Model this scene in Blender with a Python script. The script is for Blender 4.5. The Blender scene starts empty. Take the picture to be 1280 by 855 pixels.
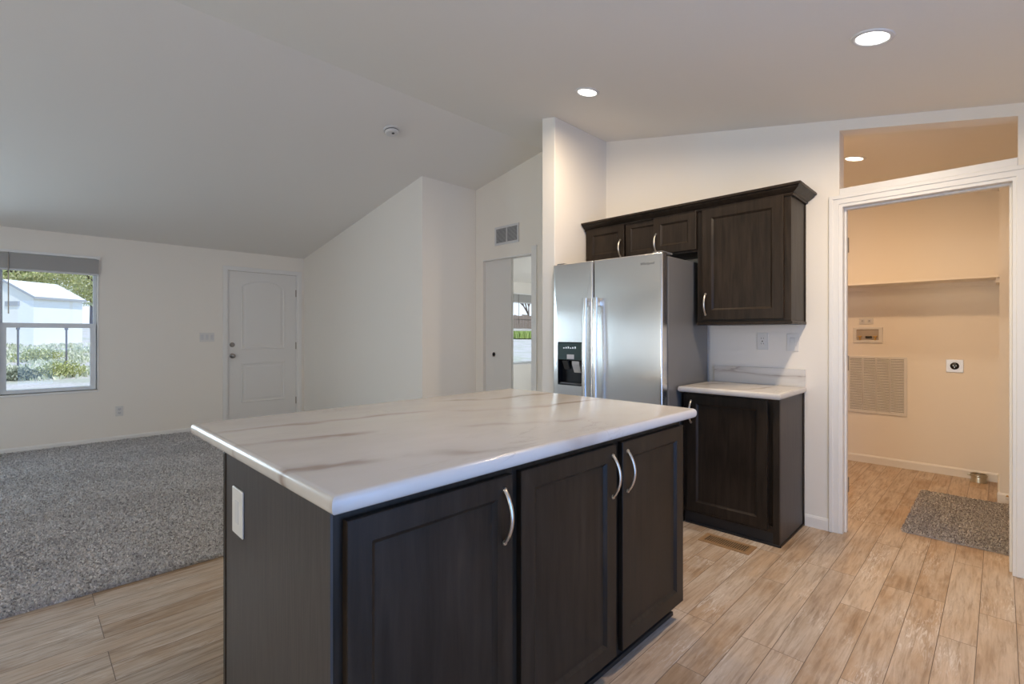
import bpy, bmesh, math, random
from mathutils import Vector, Matrix
random.seed(11)
S = bpy.context.scene
COL = S.collection
PI = math.pi
H = 1.235                      # camera height above the kitchen floor

# ------------------------------------------------------------------ camera
cam = bpy.data.cameras.new('camera')
cam.sensor_width = 36.0
cam.lens = 36.0 * 612.3 / 1280.0
cam.shift_y = -(427.5 - 417.6) / 1280.0
cam.clip_start = 0.02
cam_o = bpy.data.objects.new('camera', cam)
cam_o.location = (0, 0, H)
cam_o.rotation_euler = (PI / 2, 0, math.radians(44.91))
COL.objects.link(cam_o)
S.camera = cam_o

# ------------------------------------------------------------------ view / world / sun / daylight fill
S.view_settings.view_transform = 'Standard'
S.view_settings.look = 'None'
S.view_settings.exposure = 0.12
S.view_settings.gamma = 1.0
S.view_settings.use_curve_mapping = False
try:
    S.cycles.use_denoising = True
    S.cycles.max_bounces = 10
    S.cycles.diffuse_bounces = 6
    S.cycles.glossy_bounces = 4
    S.cycles.transparent_max_bounces = 16
    S.cycles.sample_clamp_indirect = 4.0
    S.cycles.caustics_reflective = False
    S.cycles.caustics_refractive = False
except Exception:
    pass

W = bpy.data.worlds.new('sky'); S.world = W; W.use_nodes = True
wn = W.node_tree; wn.nodes.clear()
wo = wn.nodes.new('ShaderNodeOutputWorld'); wb = wn.nodes.new('ShaderNodeBackground')
wt = wn.nodes.new('ShaderNodeTexCoord'); wx = wn.nodes.new('ShaderNodeSeparateXYZ')
wr = wn.nodes.new('ShaderNodeValToRGB')
wn.links.new(wt.outputs['Generated'], wx.inputs[0]); wn.links.new(wx.outputs['Z'], wr.inputs[0])
wn.links.new(wr.outputs[0], wb.inputs[0]); wn.links.new(wb.outputs[0], wo.inputs[0])
wr.color_ramp.elements[0].position = 0.0; wr.color_ramp.elements[0].color = (0.86, 0.92, 1.0, 1)
wr.color_ramp.elements[1].position = 0.6; wr.color_ramp.elements[1].color = (0.30, 0.52, 0.95, 1)
e = wr.color_ramp.elements.new(0.18); e.color = (0.62, 0.80, 1.0, 1)
wb.inputs['Strength'].default_value = 1.3

def light(name, kind, loc, rot, energy, color, **kw):
    l = bpy.data.lights.new(name, kind); l.energy = energy; l.color = color
    for k, v in kw.items(): setattr(l, k, v)
    o = bpy.data.objects.new(name, l); o.location = loc; o.rotation_euler = rot
    COL.objects.link(o); return o

SUN_DIR = Vector((0.46, 0.08, 1.0)).normalized()
sun = light('sun', 'SUN', (0, 0, 20), (0, 0, 0), 3.6, (1.0, 0.95, 0.88), angle=0.01)
sun.rotation_euler = SUN_DIR.to_track_quat('Z', 'Y').to_euler()

# area lights added as daylight fill outside openings that are out of view
def daylight(name, loc, rot, sx, sy, e, c):
    light(name, 'AREA', loc, rot, e, c, shape='RECTANGLE', size=sx, size_y=sy)
daylight('daylight_glass_door', (1.16, 0.85, 1.05), (0, PI / 2, 0), 1.95, 1.9, 40, (0.10, 0.37, 1.0))
daylight('unseen_patio_fill', (-1.2, -4.95, 1.1), (PI / 2, 0, 0), 1.8, 1.9, 92, (1.0, 0.94, 0.85))
daylight('unseen_living_fill', (-7.5, -1.45, 1.34), (0, -PI / 2, 0), 1.4, 1.3, 62, (0.66, 0.84, 1.0))
daylight('unseen_bedroom_fill', (-4.8, 9.25, 1.4), (-PI / 2, 0, 0), 1.6, 1.4, 80, (0.92, 0.96, 1.0))

CAN_W, CAN_C = 22.0, (1.0, 0.79, 0.55)
LAUNDRY_W, LAUNDRY_C = 14.5, (1.0, 0.64, 0.35)

# ------------------------------------------------------------------ materials
def mat(name, color, rough=0.5, metal=0.0, spec=0.5):
    m = bpy.data.materials.new(name); m.use_nodes = True
    b = m.node_tree.nodes['Principled BSDF']
    b.inputs['Base Color'].default_value = (*color, 1)
    b.inputs['Roughness'].default_value = rough
    b.inputs['Metallic'].default_value = metal
    b.inputs['Specular IOR Level'].default_value = spec
    return m
class NT:
    def __init__(s, m):
        s.m = m; s.t = m.node_tree; s.b = s.t.nodes['Principled BSDF']
    def n(s, kind, **kw):
        x = s.t.nodes.new('ShaderNode' + kind)
        for k, v in kw.items(): setattr(x, k, v)
        return x
    def l(s, a, b): s.t.links.new(a, b)
    def pos(s, scale=(1, 1, 1), loc=(0, 0, 0), rot=(0, 0, 0)):
        g = s.n('NewGeometry'); mp = s.n('Mapping')
        mp.inputs['Scale'].default_value = scale; mp.inputs['Location'].default_value = loc
        mp.inputs['Rotation'].default_value = rot
        s.l(g.outputs['Position'], mp.inputs['Vector']); return mp.outputs[0]
    def noise(s, vec, scale, detail=4, rough=0.5, dist=0.0):
        x = s.n('TexNoise'); x.inputs['Scale'].default_value = scale; x.inputs['Detail'].default_value = detail
        x.inputs['Roughness'].default_value = rough; x.inputs['Distortion'].default_value = dist
        if vec is not None: s.l(vec, x.inputs['Vector'])
        return x.outputs['Fac']
    def ramp(s, fac, stops):
        r = s.n('ValToRGB'); cr = r.color_ramp
        while len(cr.elements) < len(stops): cr.elements.new(0.5)
        for e_, (p, c) in zip(cr.elements, stops):
            e_.position = p; e_.color = (*c, 1) if len(c) == 3 else c
        s.l(fac, r.inputs[0]); return r.outputs[0]
    def mix(s, fac, a, b, mode='MIX'):
        x = s.n('MixRGB', blend_type=mode)
        for sock, v in ((x.inputs[0], fac), (x.inputs[1], a), (x.inputs[2], b)):
            if isinstance(v, (int, float)): sock.default_value = v
            elif isinstance(v, tuple): sock.default_value = (*v, 1) if len(v) == 3 else v
            else: s.l(v, sock)
        return x.outputs[0]
    def bump(s, hgt, strength, dist=0.01):
        x = s.n('Bump'); x.inputs['Strength'].default_value = strength; x.inputs['Distance'].default_value = dist
        s.l(hgt, x.inputs['Height']); s.l(x.outputs[0], s.b.inputs['Normal'])
    def base(s, c): s.l(c, s.b.inputs['Base Color'])
    def rough(s, c): s.l(c, s.b.inputs['Roughness'])

M = {}
def paint(name, color, rough=0.55, tex=0.12):
    m = mat(name, color, rough, spec=0.3); t = NT(m)
    t.bump(t.noise(t.pos(), 160, 3), tex, 0.002); return m
M['wall'] = paint('wall_paint', (0.84, 0.80, 0.738), 0.6)
M['ceil'] = paint('ceiling_texture', (0.81, 0.78, 0.73), 0.85, 0.35)
M['trim'] = mat('white_trim_paint', (0.80, 0.79, 0.77), 0.38, spec=0.4)
M['door'] = mat('white_door_paint', (0.76, 0.75, 0.73), 0.42, spec=0.4)
M['plastic'] = mat('white_plastic', (0.70, 0.69, 0.67), 0.35)
M['plastic_dark'] = mat('slot_dark', (0.05, 0.05, 0.05), 0.5)
M['greyplate'] = mat('pale_grey_plastic', (0.62, 0.62, 0.63), 0.4)
M['vinyl'] = mat('window_vinyl', (0.72, 0.75, 0.78), 0.35)
M['nickel'] = mat('brushed_nickel', (0.62, 0.58, 0.53), 0.28, 1.0)
M['darknickel'] = mat('dark_nickel', (0.30, 0.28, 0.26), 0.3, 1.0)
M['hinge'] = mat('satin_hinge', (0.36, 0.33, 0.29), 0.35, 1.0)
M['brass'] = mat('brass', (0.55, 0.36, 0.14), 0.35, 1.0)
M['black'] = mat('black_plastic', (0.012, 0.012, 0.014), 0.22)
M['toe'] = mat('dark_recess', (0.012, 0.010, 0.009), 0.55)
M['galv'] = mat('galvanised_metal', (0.55, 0.53, 0.45), 0.32, 1.0)

def wood_cab(name, vertical=True):
    m = mat(name, (0.04, 0.03, 0.025), 0.32, spec=0.22); t = NT(m)
    v = t.pos((1, 1, 0.09)); g = t.noise(v, 38, 5, 0.6, 0.4)
    blot = t.noise(t.pos((1, 1, 0.4), (3, 1, 2)), 5.0, 3, 0.5)
    c1 = t.ramp(g, [(0.30, (0.014, 0.0097, 0.0065)), (0.70, (0.035, 0.0245, 0.0165))])
    c = t.mix(0.55, c1, t.ramp(blot, [(0.3, (0.55, 0.52, 0.5)), (0.7, (1.25, 1.22, 1.2))]), 'MULTIPLY')
    t.base(c); t.rough(t.ramp(g, [(0.3, (0.34,) * 3), (0.7, (0.44,) * 3)])); t.bump(g, 0.05, 0.001)
    return m
M['cab'] = wood_cab('espresso_maple')
def panel_wood():
    m = mat('island_end_veneer', (0.1, 0.09, 0.08), 0.42, spec=0.3); t = NT(m)
    g = t.noise(t.pos((1, 1, 0.05)), 120, 4, 0.6)
    t.base(t.ramp(g, [(0.3, (0.046, 0.040, 0.037)), (0.7, (0.074, 0.065, 0.060))])); return m
M['endpanel'] = panel_wood()

def marble():
    m = mat('marble_laminate', (0.75, 0.72, 0.69), 0.22, spec=0.5); t = NT(m)
    p = t.pos((1, 0.55, 1), rot=(0, 0, 0.42))
    wv = t.n('TexWave', wave_type='BANDS', bands_direction='X', wave_profile='SIN')
    wv.inputs['Scale'].default_value = 1.05; wv.inputs['Distortion'].default_value = 7.5
    wv.inputs['Detail'].default_value = 5; wv.inputs['Detail Scale'].default_value = 1.0; wv.inputs['Detail Roughness'].default_value = 0.58
    t.l(p, wv.inputs['Vector'])
    vein = t.ramp(wv.outputs['Fac'], [(0.0, (1,) * 3), (0.02, (0.6,) * 3), (0.07, (0.14,) * 3), (0.22, (0,) * 3)])
    msk = t.ramp(t.noise(t.pos(), 1.9, 3), [(0.40, (0.0,) * 3), (0.62, (1,) * 3)])
    f = t.mix(1.0, vein, msk, 'MULTIPLY')
    cloud = t.ramp(t.noise(t.pos((1, 0.5, 1), rot=(0, 0, 0.4)), 2.6, 5, 0.6), [(0.3, (0.56, 0.525, 0.485)), (0.7, (0.66, 0.63, 0.595))])
    fine = t.ramp(t.noise(t.pos((1, 0.35, 1), (4, 2, 0), (0, 0.5, 0.42)), 5, 6, 0.62, 1.6), [(0.482, (0,) * 3), (0.5, (0.45,) * 3), (0.518, (0,) * 3)])
    fine = t.mix(1.0, fine, t.ramp(t.noise(t.pos((1, 1, 1), (2, 5, 1)), 2.6, 2), [(0.50, (0,) * 3), (0.66, (1,) * 3)]), 'MULTIPLY')
    t.base(t.mix(fine, t.mix(f, cloud, (0.34, 0.265, 0.22)), (0.40, 0.34, 0.295))); return m
M['marble'] = marble()
def splash():
    m = mat('veined_backsplash', (0.7, 0.68, 0.65), 0.25); t = NT(m)
    n = t.noise(t.pos((0.55, 1, 2.6), (1, 0, 3), (0, -0.55, 0)), 3.0, 4, 0.5, 0.35)
    v = t.ramp(n, [(0.40, (0.68, 0.66, 0.63)), (0.485, (0.58, 0.545, 0.51)), (0.505, (0.40, 0.355, 0.325)), (0.525, (0.62, 0.595, 0.565)), (0.62, (0.70, 0.68, 0.65))])
    t.base(v); return m
M['splash'] = splash()

def steel(name, col, r):
    m = mat(name, col, r, 1.0); t = NT(m)
    t.bump(t.noise(t.pos((260, 260, 1.5)), 1.0, 2, 0.6), 0.10, 0.0015)
    return m
M['steel'] = steel('brushed_stainless', (0.80, 0.785, 0.76), 0.22)
M['steel'].node_tree.nodes['Principled BSDF'].inputs['Anisotropic'].default_value = 0.7
M['steel'].node_tree.nodes['Principled BSDF'].inputs['Anisotropic Rotation'].default_value = 0.0
M['fridge_side'] = mat('grey_painted_steel', (0.20, 0.20, 0.205), 0.34, 0.35)

def floor_mat():
    m = mat('wood_plank_vinyl', (0.5, 0.4, 0.3), 0.38, spec=0.45); t = NT(m)
    g = t.n('NewGeometry'); sp = t.n('SeparateXYZ'); cb = t.n('CombineXYZ')
    t.l(g.outputs['Position'], sp.inputs[0])
    ad = t.n('MATH' if False else 'Math', operation='ADD'); ad.inputs[1].default_value = 20.0; t.l(sp.outputs['Y'], ad.inputs[0])
    ax = t.n('Math', operation='ADD'); ax.inputs[1].default_value = 20.0 + 0.016; t.l(sp.outputs['X'], ax.inputs[0])
    t.l(ad.outputs[0], cb.inputs['X']); t.l(ax.outputs[0], cb.inputs['Y'])
    br = t.n('TexBrick', offset=0.37, offset_frequency=3, squash=1.0)
    for k, v in (('Scale', 1.0), ('Mortar Size', 0.0013), ('Mortar Smooth', 0.2), ('Bias', 0.0), ('Brick Width', 0.92), ('Row Height', 0.114)):
        br.inputs[k].default_value = v
    br.inputs['Color1'].default_value = (0, 0, 0, 1); br.inputs['Color2'].default_value = (1, 1, 1, 1); br.inputs['Mortar'].default_value = (0.5, 0.5, 0.5, 1)
    t.l(cb.outputs[0], br.inputs['Vector'])
    # shift the grain pattern per plank so that it breaks at the seams
    off = t.n('VectorMath', operation='MULTIPLY_ADD')
    t.l(br.outputs['Color'], off.inputs[0]); off.inputs[1].default_value = (7.3, 3.1, 5.7); t.l(g.outputs['Position'], off.inputs[2])
    def nz(scale, sc, d=5, r=0.6, dist=0.0):
        mp = t.n('Mapping'); mp.inputs['Scale'].default_value = scale; t.l(off.outputs[0], mp.inputs['Vector'])
        return t.noise(mp.outputs[0], sc, d, r, dist)
    tone = t.ramp(br.outputs['Color'], [(0.0, (0.37, 0.25, 0.155)), (0.35, (0.46, 0.325, 0.215)), (0.65, (0.53, 0.405, 0.295)), (1.0, (0.43, 0.325, 0.24))])
    patch = nz((1, 0.45, 1), 5.5, 5, 0.62)
    c = t.mix(t.ramp(patch, [(0.40, (0,) * 3), (0.60, (0.85,) * 3)]), tone, (0.55, 0.455, 0.365))
    streak = nz((1, 0.13, 1), 20, 4, 0.6, 0.8)
    c = t.mix(0.8, c, t.ramp(streak, [(0.34, (0.80, 0.755, 0.70)), (0.52, (1.0, 1.0, 1.0)), (0.70, (1.08, 1.09, 1.10))]), 'MULTIPLY')
    grain = nz((1, 0.07, 1), 60, 6, 0.65, 0.6)
    c = t.mix(0.68, c, t.ramp(grain, [(0.30, (0.50, 0.43, 0.36)), (0.52, (0.98, 0.97, 0.95)), (0.75, (1.18, 1.18, 1.18))]), 'MULTIPLY')
    w1 = nz((1, 0.10, 1), 85, 4, 0.7, 1.5); w2 = nz((1, 0.35, 1), 5.5, 3, 0.5)
    white = t.mix(1.0, t.ramp(w1, [(0.50, (0,) * 3), (0.60, (1,) * 3)]), t.ramp(w2, [(0.48, (0,) * 3), (0.66, (0.75,) * 3)]), 'MULTIPLY')
    c = t.mix(white, c, (0.72, 0.66, 0.59))
    c = t.mix(br.outputs['Fac'], c, (0.13, 0.09, 0.06))
    t.base(c)
    t.rough(t.ramp(grain, [(0.3, (0.48,) * 3), (0.7, (0.34,) * 3)]))
    inv = t.n('Math', operation='SUBTRACT'); inv.inputs[0].default_value = 1.0; t.l(br.outputs['Fac'], inv.inputs[1])
    t.bump(inv.outputs[0], 0.3, 0.002)
    return m
M['floor'] = floor_mat()

def carpet_mat(name, stops):
    m = mat(name, (0.3, 0.28, 0.27), 0.95, spec=0.1); t = NT(m)
    g = t.n('NewGeometry')
    c = t.ramp(g.outputs['Random Per Island'], stops)
    n1 = t.ramp(t.noise(t.pos(), 260, 2), [(0.3, (0.75,) * 3), (0.7, (1.3,) * 3)])
    big = t.ramp(t.noise(t.pos((1, 0.5, 1)), 2.2, 4), [(0.35, (0.90,) * 3), (0.65, (1.10,) * 3)])
    t.base(t.mix(0.7, t.mix(0.6, c, n1, 'MULTIPLY'), big, 'MULTIPLY'))
    t.bump(t.noise(t.pos(), 220, 3), 1.0, 0.01); return m
M['carpet'] = carpet_mat('grey_carpet', [(0.0, (0.30, 0.29, 0.29)), (0.35, (0.62, 0.60, 0.60)), (0.7, (0.80, 0.78, 0.78)), (1.0, (0.93, 0.92, 0.92))])
M['mat'] = carpet_mat('brown_mat', [(0.0, (0.28, 0.24, 0.22)), (0.35, (0.58, 0.53, 0.49)), (0.7, (0.76, 0.71, 0.66)), (1.0, (0.92, 0.88, 0.83))])

def glass_mat():
    m = bpy.data.materials.new('window_glass'); m.use_nodes = True; t = m.node_tree; t.nodes.clear()
    o = t.nodes.new('ShaderNodeOutputMaterial'); mx = t.nodes.new('ShaderNodeMixShader')
    tr = t.nodes.new('ShaderNodeBsdfTransparent'); gl = t.nodes.new('ShaderNodeBsdfGlossy'); lw = t.nodes.new('ShaderNodeLayerWeight')
    pw = t.nodes.new('ShaderNodeMath'); pw.operation = 'POWER'; ma = t.nodes.new('ShaderNodeMath'); ma.operation = 'MULTIPLY_ADD'
    lw.inputs['Blend'].default_value = .5; pw.inputs[1].default_value = 5.0; ma.inputs[1].default_value = .9; ma.inputs[2].default_value = .018
    tr.inputs[0].default_value = (0.95, 0.965, 0.965, 1); gl.inputs['Roughness'].default_value = 0.0
    t.links.new(lw.outputs['Facing'], pw.inputs[0]); t.links.new(pw.outputs[0], ma.inputs[0]); t.links.new(ma.outputs[0], mx.inputs[0])
    t.links.new(tr.outputs[0], mx.inputs[1]); t.links.new(gl.outputs[0], mx.inputs[2])
    t.links.new(mx.outputs[0], o.inputs[0]); return m
M['glass'] = glass_mat()
def emit_mat(name, color, s):
    m = mat(name, (0.8, 0.8, 0.8), 0.5); b = m.node_tree.nodes['Principled BSDF']
    b.inputs['Emission Color'].default_value = (*color, 1); b.inputs['Emission Strength'].default_value = s; return m
M['lens'] = emit_mat('lit_lens', (1.0, 0.95, 0.88), 6.0)
M['lens_warm'] = emit_mat('lit_warm_lens', (1.0, 0.88, 0.72), 6.0)
M['led'] = emit_mat('display_glow', (0.55, 0.75, 0.9), 0.35)

def ground_mat():
    m = mat('gravel_yard', (0.5, 0.48, 0.45), 0.95, spec=0.1); t = NT(m)
    a = t.ramp(t.noise(t.pos(), 9, 6, 0.7), [(0.3, (0.40, 0.37, 0.34)), (0.7, (0.60, 0.57, 0.54))])
    b = t.ramp(t.noise(t.pos(), 0.6, 5, 0.6), [(0.45, (0, 0, 0)), (0.6, (0.5,) * 3)])
    t.base(t.mix(b, a, (0.34, 0.36, 0.22))); return m
M['ground'] = ground_mat()
def leafm(name, a, b):
    m = mat(name, a, 0.7, spec=0.2); t = NT(m); g = t.n('NewGeometry')
    t.base(t.ramp(g.outputs['Random Per Island'], [(0, a), (1, b)])); return m
M['weed'] = leafm('pale_weeds', (0.42, 0.46, 0.28), (0.76, 0.75, 0.60))
M['leaf'] = leafm('tree_leaves', (0.40, 0.44, 0.17), (0.74, 0.71, 0.42))
M['leafy'] = leafm('shrub_leaves', (0.42, 0.45, 0.16), (0.70, 0.68, 0.36))
M['leafd'] = leafm('brush_leaves', (0.26, 0.28, 0.19), (0.48, 0.49, 0.36))
M['bark'] = mat('bark', (0.14, 0.10, 0.08), 0.9)
M['shed'] = mat('shed_siding', (0.86, 0.85, 0.80), 0.7)
M['roofm'] = mat('white_metal_roof', (0.85, 0.86, 0.88), 0.4)
M['fascia'] = mat('grey_fascia', (0.42, 0.43, 0.45), 0.6)
M['post'] = mat('rusty_post', (0.16, 0.15, 0.15), 0.7)
M['fencewood'] = mat('weathered_fence', (0.25, 0.18, 0.14), 0.85)

# ------------------------------------------------------------------ mesh helpers
def new(): return bmesh.new()
def box(bm, a, b, bev=0.0, seg=2):
    x0, y0, z0 = [min(p, q) for p, q in zip(a, b)]; x1, y1, z1 = [max(p, q) for p, q in zip(a, b)]
    v = [bm.verts.new(p) for p in ((x0, y0, z0), (x1, y0, z0), (x1, y1, z0), (x0, y1, z0), (x0, y0, z1), (x1, y0, z1), (x1, y1, z1), (x0, y1, z1))]
    fs = [bm.faces.new([v[i] for i in q]) for q in ((3, 2, 1, 0), (4, 5, 6, 7), (0, 1, 5, 4), (1, 2, 6, 5), (2, 3, 7, 6), (3, 0, 4, 7))]
    if bev > 0:
        es = list({e_ for f in fs for e_ in f.edges})
        bmesh.ops.bevel(bm, geom=es, offset=bev, segments=seg, affect='EDGES', profile=0.5)
    return bm
def prism(bm, pts, axis, lo, hi):
    """polygon pts (two coordinates of the other axes) extruded along axis from lo to hi"""
    def P(p, t):
        if axis == 'x': return (t, p[0], p[1])
        if axis == 'y': return (p[0], t, p[1])
        return (p[0], p[1], t)
    A = [bm.verts.new(P(p, lo)) for p in pts]; B = [bm.verts.new(P(p, hi)) for p in pts]
    n = len(pts)
    fs = [bm.faces.new(A), bm.faces.new(B[::-1])] + [bm.faces.new((A[i], B[i], B[(i + 1) % n], A[(i + 1) % n])) for i in range(n)]
    bmesh.ops.recalc_face_normals(bm, faces=fs); return bm
def ring(bm, axis, a0, a1, z0, z1, n0, n1, w, wt=None, wb=None):
    """mitred rectangular frame lying in the plane across axis; w side width, wt top, wb bottom (0 leaves it open)"""
    wt = w if wt is None else wt; wb = w if wb is None else wb
    out = [(a0, z0), (a1, z0), (a1, z1), (a0, z1)]; inn = [(a0 + w, z0 + wb), (a1 - w, z0 + wb), (a1 - w, z1 - wt), (a0 + w, z1 - wt)]
    def P(p, n): return (n, p[0], p[1]) if axis == 'x' else (p[0], n, p[1])
    O0 = [bm.verts.new(P(p, n0)) for p in out]; I0 = [bm.verts.new(P(p, n0)) for p in inn]
    O1 = [bm.verts.new(P(p, n1)) for p in out]; I1 = [bm.verts.new(P(p, n1)) for p in inn]
    fs = []
    for i in range(4):
        j = (i + 1) % 4
        if i == 0 and wb == 0: continue
        for q in ((O0[i], O0[j], I0[j], I0[i]), (O1[i], I1[i], I1[j], O1[j]), (O0[i], O1[i], O1[j], O0[j]), (I0[i], I0[j], I1[j], I1[i])): fs.append(bm.faces.new(q))
    if wb == 0:
        fs.append(bm.faces.new((O0[0], I0[0], I1[0], O1[0]))); fs.append(bm.faces.new((O0[1], O1[1], I1[1], I0[1])))
    bmesh.ops.recalc_face_normals(bm, faces=fs); return bm
def tube(bm, pts, r, seg=10, flat=None, cap=True):
    """sweep; r a number or list; flat=(ru, rv, up) for an elliptical section"""
    pts = [Vector(p) for p in pts]; n = len(pts); rings = []
    up0 = Vector(flat[2]) if flat else None
    for i, p in enumerate(pts):
        d = (pts[min(i + 1, n - 1)] - pts[max(i - 1, 0)]).normalized()
        ref = up0 if flat else (Vector((0, 0, 1)) if abs(d.z) < 0.9 else Vector((1, 0, 0)))
        u = (ref - d * ref.dot(d)).normalized(); w = d.cross(u)
        ri = r[i] if isinstance(r, (list, tuple)) else r
        a, b = (flat[0], flat[1]) if flat else (ri, ri)
        rings.append([bm.verts.new(p + u * (a * math.cos(2 * PI * k / seg)) + w * (b * math.sin(2 * PI * k / seg))) for k in range(seg)])
    for i in range(n - 1):
        for k in range(seg):
            bm.faces.new((rings[i][k], rings[i][(k + 1) % seg], rings[i + 1][(k + 1) % seg], rings[i + 1][k]))
    if cap:
        bm.faces.new(rings[0][::-1]); bm.faces.new(rings[-1])
    return bm
def lathe(bm, prof, origin, axis, seg=32, cap=True):
    """prof: list of (radius, along)"""
    o = Vector(origin); ax = Vector(axis).normalized()
    u = ax.orthogonal().normalized(); w = ax.cross(u); rings = []
    for r, t in prof:
        rings.append([bm.verts.new(o + ax * t + (u * math.cos(2 * PI * k / seg) + w * math.sin(2 * PI * k / seg)) * max(r, 1e-5)) for k in range(seg)])
    fs = []
    for i in range(len(prof) - 1):
        for k in range(seg):
            fs.append(bm.faces.new((rings[i][k], rings[i][(k + 1) % seg], rings[i + 1][(k + 1) % seg], rings[i + 1][k])))
    if cap:
        fs.append(bm.faces.new(rings[0][::-1])); fs.append(bm.faces.new(rings[-1]))
    bmesh.ops.recalc_face_normals(bm, faces=fs); return bm

def root_of(o):
    while o.parent: o = o.parent
    return o
def obj(name, bm, m, parent=None, smooth=None, bevel=0.0, loc=None):
    me = bpy.data.meshes.new(name)
    if parent is not None: off = Vector(root_of(parent).location)
    elif loc is not None: off = Vector(loc)
    else: off = Vector((0, 0, 0))
    for v in bm.verts: v.co -= off
    bm.normal_update(); bm.to_mesh(me); bm.free()
    ms = m if isinstance(m, list) else [m]
    for x in ms: me.materials.append(x)
    o = bpy.data.objects.new(name, me); COL.objects.link(o)
    if parent is not None: o.parent = parent
    elif loc is not None: o.location = loc
    if bevel:
        b = o.modifiers.new('bevel', 'BEVEL'); b.width = bevel; b.segments = 2; b.limit_method = 'ANGLE'; b.angle_limit = 0.6
    if smooth:
        for p in me.polygons: p.use_smooth = True
        if smooth is not True: me.set_sharp_from_angle(angle=math.radians(smooth))
    return o
def tag(o, label, cat, group=None):
    o['label'] = label; o['category'] = cat
    if group: o['group'] = group
    return o
def thing(name, loc, label, cat, group=None):
    o = bpy.data.objects.new(name, None); o.empty_display_size = 0.1; o.location = loc; COL.objects.link(o)
    return tag(o, label, cat, group)
def struct(name, bm, m, parent=None, **kw):
    o = obj(name, bm, m, parent, **kw)
    if parent is None: o['kind'] = 'structure'
    return o
def sempty(name, loc):
    o = bpy.data.objects.new(name, None); o.location = loc; COL.objects.link(o); o['kind'] = 'structure'; return o

# ------------------------------------------------------------------ room numbers
XW = -7.215            # inner face of the window wall
XR = 0.98              # inner face of the kitchen's outside wall
YB = -4.70             # inner face of the wall behind the camera
YK = 3.581             # face of the wall behind the refrigerator
YP = 3.654             # face of the wall with the sliding door
YE = 9.0               # far end of the bedroom
XRIDGE, ZRIDGE = -3.19, 3.051
def zc(x):
    return 2.335 + 0.178 * (x - XW) if x < XRIDGE else 2.898 - 0.197 * (x + 2.414)

# floors
struct('floor', box(new(), (XW - .1, YB - .1, -0.12), (XR + .1, YE + .1, 0.0)), M['floor'])
# ceiling in two slopes with eaves
bm = new()
prism(bm, [(XW - 0.6, zc(XW - 0.6)), (XRIDGE, ZRIDGE), (XRIDGE, ZRIDGE + 0.2), (XW - 0.6, zc(XW - 0.6) + 0.2)], 'y', YB - 0.5, YE + 0.4)
prism(bm, [(XRIDGE, ZRIDGE), (XR + 0.6, zc(XR + 0.6)), (XR + 0.6, zc(XR + 0.6) + 0.2), (XRIDGE, ZRIDGE + 0.2)], 'y', YB - 0.5, YE + 0.4)
struct('ceiling', bm, M['ceil'])

def wall_holes(bm, axis, lo, hi, a0, a1, top, holes):
    """upright wall slab; runs a0..a1, thickness lo..hi, top(a) height, holes [(h0,h1,z0,z1|func)]"""
    holes = sorted(holes); cur = a0
    def seg(p, q, zb, zt):
        f0 = zb(p) if callable(zb) else zb; f1 = zb(q) if callable(zb) else zb
        t0 = zt(p) if callable(zt) else zt; t1 = zt(q) if callable(zt) else zt
        prism(bm, [(p, f0), (q, f1), (q, t1), (p, t0)], axis, lo, hi)
    def span(p, q, zb, zt):
        if p < XRIDGE < q and axis == 'y' and callable(zt): seg(p, XRIDGE, zb, zt); seg(XRIDGE, q, zb, zt)
        else: seg(p, q, zb, zt)
    for h0, h1, z0, z1 in holes:
        if h0 > cur: span(cur, h0, 0, top)
        if z0 > 0: span(h0, h1, 0, z0)
        span(h0, h1, z1, top); cur = h1
    if cur < a1: span(cur, a1, 0, top)
    return bm
WIN1 = (-0.165, 0.613, 0.604, 2.071)
WIN2 = (-2.1, -0.8, 0.604, 2.071)
WIN3 = (7.27, 8.05, 0.604, 2.071)
DOOR = (1.915, 2.838, 0.0, 2.088)
struct('wall_left', wall_holes(new(), 'x', XW - 0.12, XW, YB - .12, YE + .12, zc(XW) + 0.02, [WIN1, WIN2, WIN3, DOOR]), M['wall'])
struct('wall_back', wall_holes(new(), 'y', YB - 0.12, YB, XW, XR, lambda a: zc(a) + 0.02, [(-7.0, -5.3, 0.62, 2.07), (-4.2, -2.6, 0.62, 2.07), (-2.1, -0.3, 0.0, 2.07)]), M['wall'])
struct('wall_right', wall_holes(new(), 'x', XR, XR + 0.12, YB - .12, YE + .12, zc(XR) + 0.02, [(-0.1, 1.8, 0.0, 2.05)]), M['wall'])
struct('wall_bedroom_far', wall_holes(new(), 'y', YE, YE + 0.12, XW, XR, lambda a: zc(a) + 0.02, [(-5.6, -4.0, 0.7, 2.07)]), M['wall'])
# kitchen / laundry wall with doorway and slanted opening above it
LD = (-0.706, 0.058)
bm = new()
T = lambda a: zc(a) + 0.02
trans = lambda a: zc(a) - 0.066
prism(bm, [(-2.42, 0), (LD[0], 0), (LD[0], T(LD[0])), (-2.42, T(-2.42))], 'y', YK, YK + 0.12)
prism(bm, [(LD[1] + .006, 0), (XR, 0), (XR, T(XR)), (LD[1] + .006, T(LD[1]))], 'y', YK, YK + 0.12)
prism(bm, [(LD[0], 2.045), (LD[1] + .006, 2.045), (LD[1] + .006, 2.134), (LD[0], 2.134)], 'y', YK, YK + 0.12)
prism(bm, [(LD[0], trans(LD[0])), (LD[1] + .006, trans(LD[1])), (LD[1] + .006, T(LD[1])), (LD[0], T(LD[0]))], 'y', YK, YK + 0.12)
struct('wall_kitchen', bm, M['wall'])
# return wall beside the refrigerator
bm = new(); prism(bm, [(-2.548, 0), (-2.418, 0), (-2.418, T(-2.418)), (-2.548, T(-2.548))], 'y', 2.89, YP + 0.12)
struct('wall_return', bm, M['wall'], bevel=0.006)
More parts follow.
